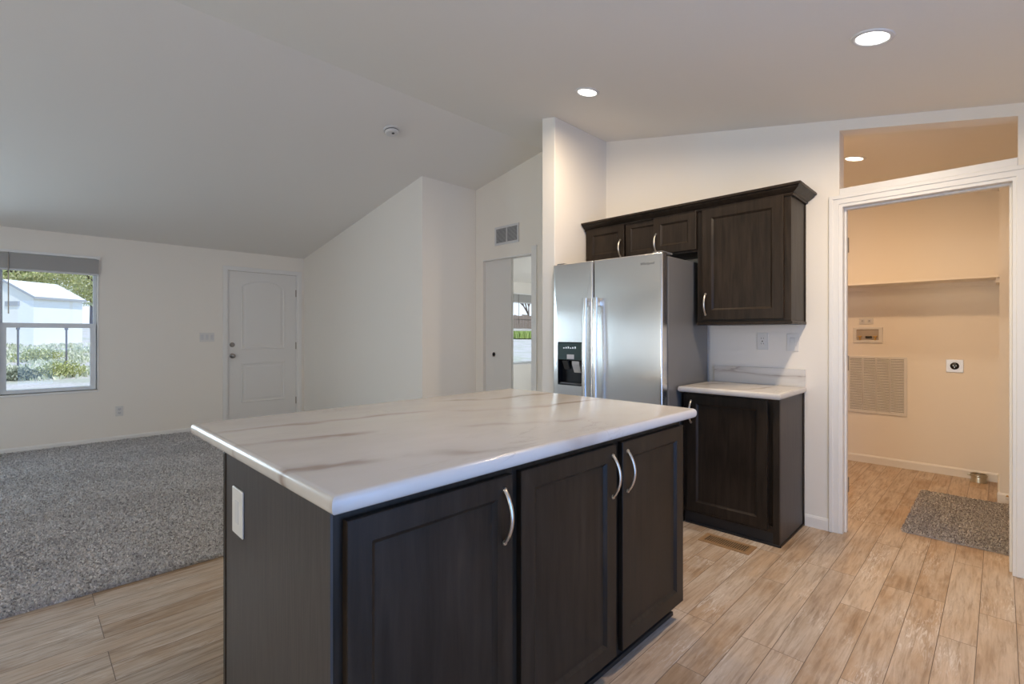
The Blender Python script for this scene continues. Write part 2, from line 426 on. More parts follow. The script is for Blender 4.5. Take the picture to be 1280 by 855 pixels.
# wall with the sliding door, running on behind the closet block
struct('wall_pocket', wall_holes(new(), 'y', YP, YP + 0.12, XW, -2.548, T, [(-4.10, -3.348, 0.0, 2.06)]), M['wall'])
# closet block
bm = new()
prism(bm, [(XW, 0), (-4.224, 0), (-4.224, T(-4.224)), (XW, T(XW))], 'y', 2.925, 3.0)
prism(bm, [(-4.30, 0), (-4.224, 0), (-4.224, T(-4.224)), (-4.30, T(-4.30))], 'y', 3.0, YP)
struct('wall_closet', bm, M['wall'])
# bedroom / laundry partitions
bm = new(); prism(bm, [(YP + .12, 0), (YE, 0), (YE, T(-1.9)), (YP + .12, T(-1.9))], 'x', -2.02, -1.9)
struct('wall_partition', bm, M['wall'])
YL, XS, YS = 5.742, -0.005, 5.06
bm = new(); prism(bm, [(-1.9, 0), (XR, 0), (XR, T(XR)), (-1.9, T(-1.9))], 'y', YL, YL + 0.1)
struct('wall_laundry_back', bm, M['wall'])
bm = new(); prism(bm, [(XS, 0), (XR, 0), (XR, T(XR)), (XS, T(XS))], 'y', YS, YL)
struct('wall_laundry_stub', bm, M['wall'])

# baseboards
def baseboard(name, a, b, n, h=0.075, t=0.011):
    a = Vector((*a, 0)); b = Vector((*b, 0)); n = Vector((*n, 0)); bm = new(); d = (b - a)
    prof = [(0, 0), (t, 0), (t, h - 0.014), (t * 0.45, h), (0, h)]
    A = [bm.verts.new(a + n * p + Vector((0, 0, z))) for p, z in prof]; B = [bm.verts.new(b + n * p + Vector((0, 0, z))) for p, z in prof]
    k = len(prof); fs = [bm.faces.new(A), bm.faces.new(B[::-1])] + [bm.faces.new((A[i], B[i], B[(i + 1) % k], A[(i + 1) % k])) for i in range(k)]
    bmesh.ops.recalc_face_normals(bm, faces=fs)
    struct(name, bm, M['trim'])
baseboard('baseboard_left', (XW, YB), (XW, DOOR[0] - .055), (1, 0), 0.06)
baseboard('baseboard_kitchen', (-0.893, YK), (-0.762, YK), (0, -1))
baseboard('baseboard_laundry', (-1.9, YL), (XS, YL), (0, -1))
baseboard('baseboard_stub', (XS - 0.011, YS), (XR, YS), (0, -1))
baseboard('baseboard_stub_side', (XS, YS), (XS, YL), (-1, 0))
baseboard('baseboard_closet', (XW, 2.925), (-4.224, 2.925), (0, -1), 0.06)

# ------------------------------------------------------------------ trims and doors
def casing(bm, lo, hi, zt, y, w=0.054, t=0.017):
    """door casing on a wall face at y, facing -y, with a stepped profile"""
    ring(bm, 'y', lo - w, hi + w, 0, zt + w, y - t * .62, y, w, w, 0)
    ring(bm, 'y', lo - w, hi + w, 0, zt + w, y - t, y - t * .62, w * .42, w * .42, 0)
bm = new(); casing(bm, LD[0], LD[1], 2.037, YK)
box(bm, (LD[0] + .001, YK - 0.008, 2.0915), (LD[1] + .005, YK, 2.133))
struct('trim_1', bm, M['trim'], bevel=0.003)
# jambs, stops, hinge leaves, strike
jl = sempty('door_2', (LD[0], YK, 0))
bm = new(); ring(bm, 'y', LD[0] - .001, LD[1] + .005, 0, 2.046, YK - .004, YK + .128, .019, .027, 0)
obj('door_jamb', bm, M['trim'], jl, bevel=0.002)
bm = new(); ring(bm, 'y', LD[0] + .018, LD[1] - .014, 0, 2.019, YK + .045, YK + .083, .011, .011, 0)
obj('door_stop', bm, M['trim'], jl, bevel=0.002)
for z in (1.80, 1.05, 0.28):
    bm = new(); box(bm, (LD[0] + 0.018, YK + 0.088, z - .045), (LD[0] + 0.0215, YK + 0.127, z + .045)); tube(bm, [(LD[0] + 0.020, YK + 0.132, z - .047), (LD[0] + 0.020, YK + 0.132, z + .047)], 0.006, 10)
    obj('hinge', bm, M['hinge'], jl)
bm = new(); box(bm, (LD[1] - .021, YK + .086, 0.90), (LD[1] - .018, YK + 0.122, 0.96)); obj('strike_plate', bm, M['hinge'], jl)

# right part of the laundry doorway carries on past the frame
# front entry door
def ring_mold(bm, outline, n, prof):
    """closed moulding: outline points, inward scaled copies; prof [(inset, height)] along normal n"""
    loops = []
    c = sum((Vector(p) for p in outline), Vector()) / len(outline)
    ext = [max(abs((Vector(p) - c)[i]) for p in outline) for i in range(3)]
    for ins, ht in prof:
        lp = []
        for p in outline:
            d = Vector(p) - c
            q = Vector([d[i] * (1 - ins / ext[i]) if ext[i] > 1e-6 else 0 for i in range(3)])
            lp.append(bm.verts.new(c + q + Vector(n) * ht))
        loops.append(lp)
    fs = []
    for a, b in zip(loops, loops[1:]):
        k = len(a)
        for i in range(k): fs.append(bm.faces.new((a[i], a[(i + 1) % k], b[(i + 1) % k], b[i])))
    fs.append(bm.faces.new(loops[-1]))
    bmesh.ops.recalc_face_normals(bm, faces=fs)
d1 = sempty('door_1', (XW, 1.915, 0))
bm = new(); box(bm, (XW - 0.085, DOOR[0] + .022, 0.02), (XW - 0.012, DOOR[1] - .010, 2.075))
XF = XW - 0.012
up = [(XF, 2.095, 1.03), (XF, 2.66, 1.03), (XF, 2.66, 1.86)] + [(XF, 2.3775 + 0.2825 * math.cos(a), 1.86 + 0.10 * math.sin(a)) for a in [PI * k / 16 for k in range(1, 16)]] + [(XF, 2.095, 1.86)]
lowp = [(XF, 2.095, 0.31), (XF, 2.66, 0.31), (XF, 2.66, 0.845), (XF, 2.095, 0.845)]
prof = [(0, 0.0), (0.004, 0.008), (0.014, 0.008), (0.022, 0.001), (0.040, 0.001), (0.058, 0.006)]
ring_mold(bm, up, (1, 0, 0), prof); ring_mold(bm, lowp, (1, 0, 0), prof)
obj('door_slab', bm, M['door'], d1)
bm = new(); ring(bm, 'x', DOOR[0] + .0175, DOOR[1] - .0055, .019, 2.0785, XW - .06, XW - .0135, .006, .005, .002); obj('gap_shade_ring', bm, M['hinge'], d1)  # dark ring put in for the shade in the gap around the slab
bm = new(); ring(bm, 'x', DOOR[0] - .002, DOOR[1] + .004, 0, 2.092, XW - .12, XW + .004, .020, .013, .018)
obj('door_jamb', bm, M['trim'], d1)
bm = new(); ring(bm, 'x', DOOR[0] - .045, DOOR[1] + .052, 0, 2.135, XW + .001, XW + .013, .051, .051, 0)
obj('door_casing', bm, M['trim'], d1, bevel=0.003)
bm = new(); lathe(bm, [(0.034, 0), (0.034, 0.006), (0.014, 0.012), (0.013, 0.03), (0.024, 0.036), (0.029, 0.05), (0.024, 0.064), (0.008, 0.069)], (XF, 1.985, 0.945), (1, 0, 0), 24)
obj('door_knob', bm, M['darknickel'], d1, smooth=40)
bm = new(); lathe(bm, [(0.031, 0), (0.031, 0.008), (0.026, 0.014), (0.008, 0.014)], (XF, 1.985, 1.093), (1, 0, 0), 24); box(bm, (XF + .012, 1.98, 1.077), (XF + .03, 1.99, 1.109), 0.002)
obj('deadbolt', bm, M['darknickel'], d1, smooth=40)
bm = new(); lathe(bm, [(0.007, 0), (0.007, 0.003)], (XF, 1.985, 0.70), (1, 0, 0), 12); obj('screw_cap', bm, M['plastic'], d1)
for z in (1.822, 1.068, 0.28):
    bm = new(); box(bm, (XF - .002, DOOR[1] - .03, z - .05), (XF + .003, DOOR[1] - .002, z + .05)); tube(bm, [(XF + .008, DOOR[1] - .008, z - .052), (XF + .008, DOOR[1] - .008, z + .052)], .007, 10)
    obj('hinge', bm, M['hinge'], d1)

# sliding pocket door, half drawn
d3 = sempty('door_3', (-4.0, YP + .06, 0))
bm = new(); box(bm, (-4.44, YP + .042, .012), (-3.70, YP + .078, 2.05)); obj('door_slab', bm, M['door'], d3, bevel=.002)
bm = new(); lathe(bm, [(0.026, 0), (0.026, 0.003), (0.019, 0.003), (0.017, -0.004), (0.004, -0.004)], (-3.965, YP + .042, 1.01), (0, -1, 0), 24)
obj('flush_pull', bm, M['darknickel'], d3, smooth=40)
bm = new()
box(bm, (-3.352, YP - .015, 0), (-3.285, YP - .0005, 2.125))
box(bm, (-3.356, YP + .001, 0), (-3.340, YP + .123, 2.048))
box(bm, (-4.10, YP + .001, 2.048), (-3.340, YP + .030, 2.0615)); box(bm, (-4.10, YP + .09, 2.048), (-3.340, YP + .122, 2.0615))
obj('door_jamb', bm, M['trim'], d3)

# ------------------------------------------------------------------ windows
def window_x(name, spec, xin, out):
    """single-hung window in a wall whose room face is x = xin, outdoors towards sign out"""
    y0, y1, z0, z1 = spec; r = sempty(name, (xin, (y0 + y1) / 2, z0))
    def X(t): return xin + out * t
    bm = new(); ring(bm, 'x', y0 + .0005, y1 - .0005, z0 + .0005, z1 - .0005, X(.088), X(.118), .032); obj('window_frame', bm, M['vinyl'], r, bevel=.003)
    zm = z0 + (z1 - z0) * .49; f = .052
    bm = new(); ring(bm, 'x', y0 + .008, y1 - .008, z0 + .008, zm + .03, X(.047), X(.0875), f, .05, f * .75)
    obj('lower_sash', bm, M['vinyl'], r, bevel=.004)
    bm = new(); box(bm, (X(.062), y0 + .05, z0 + .04), (X(.066), y1 - .05, zm)); box(bm, (X(.095), y0 + .025, zm - .01), (X(.099), y1 - .025, z1 - .02))
    obj('glass', bm, M['glass'], r)
    bm = new(); ring(bm, 'x', y0 - .011, y1 + .011, z0 - .020, z1 + .011, X(-.006), X(-.0005), .012, .012, .021)
    obj('window_sill', bm, M['trim'], r, bevel=.003)
    return r
window_x('window_1', WIN1, XW, -1)
window_x('window_2', WIN2, XW, -1)
window_x('window_3', WIN3, XW, -1)

M['slat'] = mat('blind_slat', (0.46, 0.45, 0.435), .5)
def blind(y0, y1, zt, xin, label, wand_y, group=None):
    t = thing('mini_blind', (xin, (y0 + y1) / 2, zt), label, 'blind', group)
    bm = new(); box(bm, (xin + .006, y0, zt - .030), (xin + .036, y1, zt - .002), .003)
    for y in (y0 + .012, y1 - .012): box(bm, (xin + .0, y - .016, zt - .034), (xin + .04, y + .016, zt + .004), .002)
    obj('headrail', bm, M['trim'], t)
    bm = new()
    for k in range(34):
        z = zt - .038 - k * .0046
        prism(bm, [(xin + .007, z), (xin + .020, z + .0044), (xin + .034, z), (xin + .034, z - .0034), (xin + .020, z + .001), (xin + .007, z - .0034)], 'y', y0 + .006 + .001 * (k % 2), y1 - .006)
    o = obj('slats', bm, M['slat'], t); o['kind'] = 'stuff'
    bm = new(); box(bm, (xin + .008, y0 + .005, zt - .214), (xin + .036, y1 - .005, zt - .196), .002); obj('bottom_rail', bm, M['greyplate'], t)
    bm = new(); tube(bm, [(xin + .042, wand_y, zt - .03), (xin + .044, wand_y, zt - .09), (xin + .042, wand_y, zt - .66)], [.003, .0045, .005], 8); obj('tilt_wand', bm, M['darknickel'], t)
blind(-.18, .628, 2.105, XW, 'raised white mini blind bunched above the living room window on the left', -.088)
blind(7.255, 8.065, 2.105, XW, 'raised white mini blind at the bedroom window seen through the sliding doorway', 7.40)
# unseen openings get frames and glass too
def window_flat(name, axis, lo, hi, z0, z1, pos):
    r = sempty(name, (0, 0, z0)); bm = new(); g = new(); f = .05
    def B(b, a0, a1, q0, q1, t0, t1):
        if axis == 'y': box(b, (a0, pos + t0, q0), (a1, pos + t1, q1))
        else: box(b, (pos + t0, a0, q0), (pos + t1, a1, q1))
    mid = (lo + hi) / 2
    ring(bm, axis, lo + .001, hi - .001, z0 + .001, z1 - .001, pos - .03, pos + .03, f)
    B(bm, mid - f / 2, mid + f / 2, z0 + f, z1 - f, -.028, .028)
    obj('window_frame', bm, M['vinyl'], r); B(g, lo + .02, hi - .02, z0 + .02, z1 - .02, -.003, .003); obj('glass', g, M['glass'], r)
window_flat('window_4', 'y', -7.0, -5.3, .62, 2.07, YB - .06)
window_flat('window_8', 'y', -4.2, -2.6, .62, 2.07, YB - .06)
window_flat('window_5', 'y', -2.1, -.3, .0, 2.07, YB - .06)
window_flat('window_6', 'x', -.1, 1.8, .0, 2.05, XR + .06)
window_flat('window_7', 'y', -5.6, -4.0, .7, 2.07, YE + .06)

# ------------------------------------------------------------------ carpet
def tufts(bm_pts, hgt, wid, lean, name, m, parent=None, kind=None):
    """pile: one bent blade per point"""
    vs = []; fs = []
    R = random.Random(5)
    for x, y, z in bm_pts:
        a = R.uniform(0, 2 * PI); h = hgt * R.uniform(.7, 1.25); w = wid * R.uniform(.7, 1.3)
        ux, uy = math.cos(a) * w, math.sin(a) * w
        b = R.uniform(0, 2 * PI); lx, ly = math.cos(b) * lean * R.random(), math.sin(b) * lean * R.random()
        n = len(vs)
        vs += [(x - ux, y - uy, z), (x + ux, y + uy, z), (x + ux * .8 + lx * .5, y + uy * .8 + ly * .5, z + h * .65), (x - ux * .8 + lx * .5, y - uy * .8 + ly * .5, z + h * .65), (x + lx, y + ly, z + h)]
        fs += [(n, n + 1, n + 2, n + 3), (n + 3, n + 2, n + 4)]
    me = bpy.data.meshes.new(name); me.from_pydata(vs, [], fs); me.materials.append(m)
    o = bpy.data.objects.new(name, me); COL.objects.link(o)
    if parent is not None: o.parent = parent; o.matrix_parent_inverse = parent.matrix_world.inverted()
    if kind: o['kind'] = kind
    return o
XC = -3.06
bm = new(); box(bm, (XW + .001, YB + .01, 0.0005), (XC, 2.924, .012)); box(bm, (-4.222, 2.92, .0005), (XC, YP - .001, .012)); box(bm, (XW + .001, YP + .125, .0005), (-2.022, YE - .001, .012))
carpet = obj('carpet', bm, M['carpet']); tag(carpet, 'wall-to-wall grey speckled living room carpet ending at the wood planks', 'carpet'); carpet['kind'] = 'stuff'
pts = []; R = random.Random(3)
def scatter(x0, x1, y0, y1, per_m2):
    for _ in range(int((x1 - x0) * (y1 - y0) * per_m2)): pts.append((R.uniform(x0, x1), R.uniform(y0, y1), .010))
scatter(-4.6, XC, -.5, 2.2, 12500); scatter(XW + .01, -4.6, -.5, 2.2, 8000)
scatter(XW + .01, XC, 2.2, 2.915, 5500); scatter(-4.215, XC, 2.915, YP - .01, 5500); scatter(XW + .01, XC, YB + .05, -.5, 4500)
for _ in range(9000): pts.append((XC + R.uniform(-.012, .004), R.uniform(YB + .02, YP - .02), R.uniform(0.001, .008)))
tufts(pts, .011, .0050, .011, 'carpet_pile', M['carpet'], carpet, 'stuff')

bm = new(); MX0, MX1, MY0, MY1 = -.435, .075, 3.885, 4.985
box(bm, (MX0, MY0, .001), (MX1, MY1, .010))
rug = obj('laundry_mat', bm, M['mat']); tag(rug, 'small brown-grey shag carpet mat on the laundry room floor', 'mat')
pts = [(R.uniform(MX0 - .004, MX1 + .004), R.uniform(MY0 - .004, MY1 + .004), .008) for _ in range(22000)]
tufts(pts, .011, .0042, .010, 'pile', M['mat'], rug, 'stuff')

# ------------------------------------------------------------------ cabinets
def frame_pts(o, U, N):
    o = Vector(o); U = Vector(U); N = Vector(N); Z = Vector((0, 0, 1))
    return lambda u, z, n: o + U * u + Z * z + N * n
def shaker(parent, o, U, N, w, h, t=.02, st=.058, name='door', m=None):
    """shaker door: origin o at lower corner on the face frame, width along U, outward N"""
    P = frame_pts(o, U, N); bm = new()
    def loop(i, n): return [bm.verts.new(P(a, b, n)) for a, b in ((i, i), (w - i, i), (w - i, h - i), (i, h - i))]
    L = [loop(0, 0), loop(0, t - .002), loop(.002, t), loop(st, t), loop(st + .003, t - .003), loop(st + .010, t - .0085), loop(st + .012, t - .010)]
    fs = [bm.faces.new(L[0])]
    for a, b in zip(L, L[1:]):
        for i in range(4): fs.append(bm.faces.new((a[i], a[(i + 1) % 4], b[(i + 1) % 4], b[i])))
    fs.append(bm.faces.new(L[-1])); bmesh.ops.recalc_face_normals(bm, faces=fs)
    return obj(name, bm, m or M['cab'], parent)
def pull(parent, o, U, N, u, z0, z1, t=.02):
    """arched bar pull on a door face"""
    P = frame_pts(o, U, N); bm = new(); L = z1 - z0; n = 18
    pts = []
    for k in range(n + 1):
        s = k / n; b = math.sin(PI * s) ** .75
        pts.append(P(u, z0 + L * s, t + .002 + .030 * b))
    tube(bm, pts, 0, 12, flat=(.0065, .0042, Vector(U)))
    for z in (z0, z1):
        c = P(u, z, t); lathe(bm, [(.0075, 0), (.0075, .003), (.006, .006)], c, Vector(N), 12)
    return obj('handle', bm, M['nickel'], parent, smooth=50)

# island: k scales the measured points about the camera
k_ = 1.028
def K(v, z=False): return H + (v - H) * k_ if z else v * k_
IXF = K(-.965); IYN = K(.45); IYF = K(1.975); IXB = K(-1.698); IZT = K(.872, True); ITOE = .098
IMID = K(.968)
ICT = K(.914, True)
def island_unit(y0, y1, label, doors):
    t = thing('island_cabinet', (IXF, (y0 + y1) / 2, 0), label, 'cabinet')
    bm = new(); box(bm, (IXB + .02, y0 + .001, ITOE), (IXF - .02, y1 - .001, IZT)); obj('body', bm, M['cab'], t, bevel=.001)
    bm = new()   # face frame
    ring(bm, 'x', y0, y1, ITOE, IZT, IXF - .0195, IXF, .03, .038, .03)
    if len(doors) > 1: box(bm, (IXF - .02, (y0 + y1) / 2 - .03, ITOE + .03), (IXF, (y0 + y1) / 2 + .03, IZT - .038))
    obj('face_frame', bm, M['cab'], t, bevel=.001)
    bm = new(); box(bm, (IXB + .03, y0 + .002, 0.0), (K(-1.0), y1 - .012, ITOE)); box(bm, (K(-1.0), y0 + .01, 0), (K(-1.0) + .012, y1 - .008, .018), .003)
    obj('toe_kick', bm, M['toe'], t)
    for a, b, hy in doors:
        o = (IXF, a, K(.112, True)); d = shaker(t, o, (0, 1, 0), (1, 0, 0), b - a, K(.852, True) - K(.112, True))
        pull(d, o, (0, 1, 0), (1, 0, 0), hy - a, K(.674, True) - K(.112, True), K(.816, True) - K(.112, True))
    return t
c1 = island_unit(IYN, IMID, 'single-door espresso island base cabinet with white outlet on its end panel', [(K(.471), K(.951), K(.919))])
bm = new(); box(bm, (IXB + .022, IYN - .006, 0), (IXF + .0005, IYN, IZT)); obj('end_panel', bm, M['endpanel'], c1)
bm = new(); box(bm, (IXB, IYN - .009, 0), (IXB + .022, IYN + .03, IZT)); obj('corner_strip', bm, M['cab'], c1, bevel=.002)
c2 = island_unit(IMID, IYF, 'double-door espresso island base cabinet on the far side of the single-door one', [(K(.986), K(1.464), K(1.440)), (K(1.503), K(1.970), K(1.534))])
bm = new(); box(bm, (IXB, IMID, 0), (IXB + .02, IYF, IZT)); obj('back_panel', bm, M['endpanel'], c2)
bm = new(); box(bm, (IXB, IYN + .03, 0), (IXB + .02, IMID, IZT)); obj('back_panel', bm, M['endpanel'], c1)

def slab(bm, a, b, r=.017, seg=4):
    box(bm, a, b)
    es = [e_ for e_ in bm.edges if abs(e_.verts[0].co.z - e_.verts[1].co.z) < 1e-6]
    bmesh.ops.bevel(bm, geom=es, offset=r, segments=seg, affect='EDGES', profile=.5); return bm
IC = ((K(-2.063), K(.432), IZT), (K(-.930), K(2.065), ICT))
ct = obj('island_countertop', slab(new(), *IC), M['marble'], smooth=35); tag(ct, 'large white marble-look countertop with brown veins on the kitchen island', 'countertop')

# wall-side base cabinet
BX0, BX1, BYF, BZT = -1.482, -.905, 3.092, .857
t = thing('base_cabinet', ((BX0 + BX1) / 2, (BYF + YK) / 2, 0), 'low espresso base cabinet with one door beside the refrigerator', 'cabinet')
bm = new(); box(bm, (BX0, BYF + .02, .0), (BX1 - .002, YK - .001, BZT)); obj('body', bm, M['cab'], t)
bm = new(); box(bm, (BX1 - .0019, BYF + .02, 0), (BX1 + .003, YK - .001, BZT)); obj('side_panel', bm, M['endpanel'], t)
bm = new(); box(bm, (BX1 + .0032, YK - .022, .012), (BX1 + .009, YK - .001, BZT)); box(bm, (BX1 + .0032, BYF + .001, 0), (BX1 + .009, YK - .001, .012)); obj('scribe_trim', bm, M['cab'], t, bevel=.001)
bm = new(); ring(bm, 'y', BX0, BX1 + .003, .075, BZT, BYF, BYF + .0195, .036, .03, .035); box(bm, (BX1 - .033, BYF, 0), (BX1 + .003, BYF + .0195, .075))
obj('face_frame', bm, M['cab'], t, bevel=.001)
bm = new(); box(bm, (BX0 + .01, BYF + .006, 0), (BX1 - .034, BYF + .0195, .0745)); box(bm, (BX0 + .01, BYF - .004, 0), (BX1 + .004, BYF + .006, .014), .003); obj('toe_kick', bm, M['toe'], t)
o = (-1.450, BYF, .093); d = shaker(t, o, (1, 0, 0), (0, -1, 0), .488, .755, st=.060); pull(d, o, (1, 0, 0), (0, -1, 0), .028, .57, .71)

bm = new(); slab(bm, (-1.500, 3.045, BZT), (-.884, YK - .002, .895), .015)
ct2 = obj('small_countertop', bm, M['marble'], smooth=35); tag(ct2, 'small white marble-look countertop with backsplash beside the refrigerator', 'countertop')
bm = new(); box(bm, (-1.475, YK - .020, .894), (-.889, YK - .001, 1.008), .002); obj('backsplash', bm, M['splash'], ct2)

# upper cabinets
UY = 3.282
t = thing('upper_cabinet', (-1.18, 3.43, 1.30), 'tall single-door espresso upper cabinet on the wall above the small countertop', 'cabinet')
UX0, UX1 = -1.472, -.893
bm = new(); box(bm, (UX0, UY + .02, 1.3165), (UX1 - .004, YK - .001, 2.09)); obj('body', bm, M['cab'], t)
bm = new(); box(bm, (UX1 - .0035, UY + .02, 1.3165), (UX1, YK - .001, 2.09)); obj('side_panel', bm, M['cab'], t)
bm = new(); box(bm, (UX1 + .0002, YK - .018, 1.3165), (UX1 + .005, YK - .001, 2.09)); obj('scribe_trim', bm, M['cab'], t, bevel=.001)
bm = new(); ring(bm, 'y', UX0, UX1, 1.3165, 2.09, UY, UY + .0195, .042, .03, .03)
obj('face_frame', bm, M['cab'], t, bevel=.001)
bm = new(); box(bm, (UX0 - .002, UY - .012, 1.296), (UX1 + .008, YK - .001, 1.316), .004); obj('bottom_rail', bm, M['cab'], t)
o = (-1.434, UY, 1.330); d = shaker(t, o, (1, 0, 0), (0, -1, 0), .504, .748, st=.064); pull(d, o, (1, 0, 0), (0, -1, 0), .026, .035, .175)

t = thing('bridge_cabinet', (-1.93, 3.43, 1.81), 'short espresso upper cabinet with two handled doors above the refrigerator', 'cabinet')
VX0, VX1, VZ = -2.412, -1.474, 1.800
bm = new(); box(bm, (VX0, UY + .02, VZ), (VX1, YK - .001, 2.09)); obj('body', bm, M['cab'], t)
bm = new(); ring(bm, 'y', VX0, VX1, VZ, 2.09, UY, UY + .0195, .03, .03, .02)
obj('face_frame', bm, M['cab'], t, bevel=.001)
o = (-2.388, UY, 1.815); d = shaker(t, o, (1, 0, 0), (0, -1, 0), .345, .268, st=.055); pull(d, o, (1, 0, 0), (0, -1, 0), .315, .02, .145)
o = (-2.034, UY - .001, 1.815); shaker(t, o, (1, 0, 0), (0, -1, 0), .30, .268, t=.008, st=.045, name='center_panel')
o = (-1.795, UY, 1.815); d = shaker(t, o, (1, 0, 0), (0, -1, 0), .320, .268, st=.055); pull(d, o, (1, 0, 0), (0, -1, 0), .022, .02, .145)

# crown moulding around both uppers
prof = [(0.001, 2.072), (.012, 2.072), (.016, 2.078), (.016, 2.086), (.028, 2.092), (.050, 2.108), (.056, 2.118), (.066, 2.120), (.066, 2.134), (0.001, 2.134)]
bm = new(); path = [(-2.412, UY, 0, -1), (UX1, UY, 1, -1), (UX1, YK - .001, 1, 0)]
loops = []
for x, y, nx, ny in path: loops.append([bm.verts.new((x + nx * p, y + ny * p, z)) for p, z in prof])
fs = []
for a, b in zip(loops, loops[1:]):
    kk = len(prof)
    for i in range(kk): fs.append(bm.faces.new((a[i], b[i], b[(i + 1) % kk], a[(i + 1) % kk])))
fs.append(bm.faces.new(loops[0])); fs.append(bm.faces.new(loops[-1][::-1]))
bmesh.ops.recalc_face_normals(bm, faces=fs)
cr = obj('crown_molding', bm, M['cab']); tag(cr, 'stepped espresso crown molding running along the tops of the upper cabinets', 'molding')

# ------------------------------------------------------------------ refrigerator
FX0, FX1, FYF, FZ = -2.412, -1.512, 2.860, 1.757
FSEAM = -2.041
t = thing('refrigerator', ((FX0 + FX1) / 2, 3.2, 0), 'stainless side-by-side refrigerator with black water dispenser', 'refrigerator')
bm = new(); box(bm, (FX0 + .004, FYF + .085, .03), (FX1 - .002, 3.545, FZ - .018), .006); obj('body', bm, M['fridge_side'], t)
bm = new(); box(bm, (FX0 + .012, FYF + .062, .06), (FX1 - .012, FYF + .086, FZ - .03)); obj('gasket', bm, M['black'], t)
bm = new(); box(bm, (FX0 + .02, FYF + .10, 0), (FX1 - .02, FYF + .14, .07)); box(bm, (FX0 + .06, 3.4, 0), (FX1 - .06, 3.5, .035)); obj('base_grille', bm, M['black'], t)
for x in (FX0 + .05, FX1 - .05):
    bm = new(); box(bm, (x - .035, FYF + .03, FZ - .004), (x + .035, FYF + .17, FZ + .012), .005); obj('hinge_cover', bm, M['fridge_side'], t)
def fridge_door(x0, x1, hole=None):
    """door with vertical edges rounded; optional rectangular recess in the front"""
    bm = new(); y0, y1, z0, z1 = FYF, FYF + .062, .085, FZ; r = .014
    if hole is None:
        box(bm, (x0, y0, z0), (x1, y1, z1))
        es = [e_ for e_ in bm.edges if e_.verts[0].co.y < y0 + .001 and e_.verts[1].co.y < y0 + .001]
        bmesh.ops.bevel(bm, geom=es, offset=r, segments=4, affect='EDGES', profile=.5)
        return bm
    hx0, hx1, hz0, hz1 = hole; dep = .055; c = .012; n = 4
    def rr(ax0, ax1, az0, az1, y, rad):
        out = []
        for cx, cz, a0 in ((ax1 - rad, az1 - rad, 0), (ax0 + rad, az1 - rad, PI / 2), (ax0 + rad, az0 + rad, PI), (ax1 - rad, az0 + rad, 3 * PI / 2)):
            for q in range(n + 1):
                a = a0 + PI / 2 * q / n; out.append(bm.verts.new((cx + rad * math.cos(a), y, cz + rad * math.sin(a))))
        return out
    L = [rr(x0, x1, z0, z1, y1, .004), rr(x0, x1, z0, z1, y0 + r, .004)]
    for q in range(1, 5):
        a = PI / 2 * q / 4; i = r * (1 - math.cos(a)); L.append(rr(x0 + i, x1 - i, z0 + i, z1 - i, y0 + r - r * math.sin(a), .004 + i * .3))
    L += [rr(hx0, hx1, hz0, hz1, y0, c), rr(hx0, hx1, hz0, hz1, y0 + dep, c)]
    fs = [bm.faces.new(L[0])]
    for a, b in zip(L, L[1:]):
        kk = len(a)
        for i in range(kk): fs.append(bm.faces.new((a[i], a[(i + 1) % kk], b[(i + 1) % kk], b[i])))
    fs.append(bm.faces.new(L[-1])); bmesh.ops.recalc_face_normals(bm, faces=fs); return bm
DH = (-2.364, -2.136, .856, 1.176)
fd = obj('freezer_door', fridge_door(FX0, FSEAM - .004, DH), M['steel'], t, smooth=35)
rd = obj('fresh_food_door', fridge_door(FSEAM + .004, FX1), M['steel'], t, smooth=35)
def fhandle(x, parent):
    bm = new(); z0, z1 = .42, 1.49; n = 26; pts = []
    for q in range(n + 1):
        t_ = q / n; pts.append((x, FYF - .036 - .012 * math.sin(PI * t_), z0 + (z1 - z0) * t_))
    tube(bm, pts, 0, 16, flat=(.0185, .012, Vector((1, 0, 0))))
    for z in (z0 + .03, z1 - .03): box(bm, (x - .013, FYF - .036, z - .028), (x + .013, FYF, z + .028), .004)
    obj('handle', bm, M['steel'], parent, smooth=50)
fhandle(-2.085, fd); fhandle(-1.996, rd)
# dispenser
hx0, hx1, hz0, hz1 = DH; yc = FYF + .054
bm = new()
ring(bm, 'y', hx0, hx1, hz0, hz1, FYF - .001, yc - .004, .006, .006, .012); box(bm, (hx0, yc - .004, hz0), (hx1, yc, hz1))
disp = obj('dispenser', bm, M['black'], fd, bevel=.002)
M['panelg'] = mat('dark_green_glass', (0.05, 0.085, 0.085), .15)
prefix = disp
bm = new(); box(bm, (hx0 + .006, FYF - .001, 1.045), (hx1 - .006, FYF + .018, hz1 - .006), .003); obj('control_panel', bm, M['panelg'], fd)
for q in range(6):
    bm = new(); box(bm, (hx0 + .055 + q * .021, FYF - .0022, 1.128), (hx0 + .066 + q * .021, FYF - .0008, 1.1355 + .004 * (q % 3))); obj('button', bm, M['led'], fd)
bm = new(); box(bm, (hx0 + .088, FYF - .002, 1.050), (hx0 + .155, FYF + .010, 1.085), .002); obj('display', bm, M['greyplate'], fd)
bm = new(); prism(bm, [(FYF + .012, 1.035), (FYF + .030, 1.035), (FYF + .046, .955), (FYF + .040, .950), (FYF + .014, 1.012)], 'x', hx0 + .125, hx0 + .190); obj('water_paddle', bm, M['greyplate'], fd)
bm = new(); prism(bm, [(FYF + .016, 1.035), (FYF + .034, 1.035), (FYF + .050, .975), (FYF + .044, .970)], 'x', hx0 + .030, hx0 + .080); obj('ice_paddle', bm, M['plastic_dark'], fd)
bm = new(); box(bm, (hx0 + .02, FYF + .004, hz0 + .012), (hx1 - .02, FYF + .045, hz0 + .016))
for q in range(9): box(bm, (hx0 + .03 + q * .02, FYF + .006, hz0 + .016), (hx0 + .036 + q * .02, FYF + .043, hz0 + .018))
obj('drip_tray', bm, M['fridge_side'], fd)
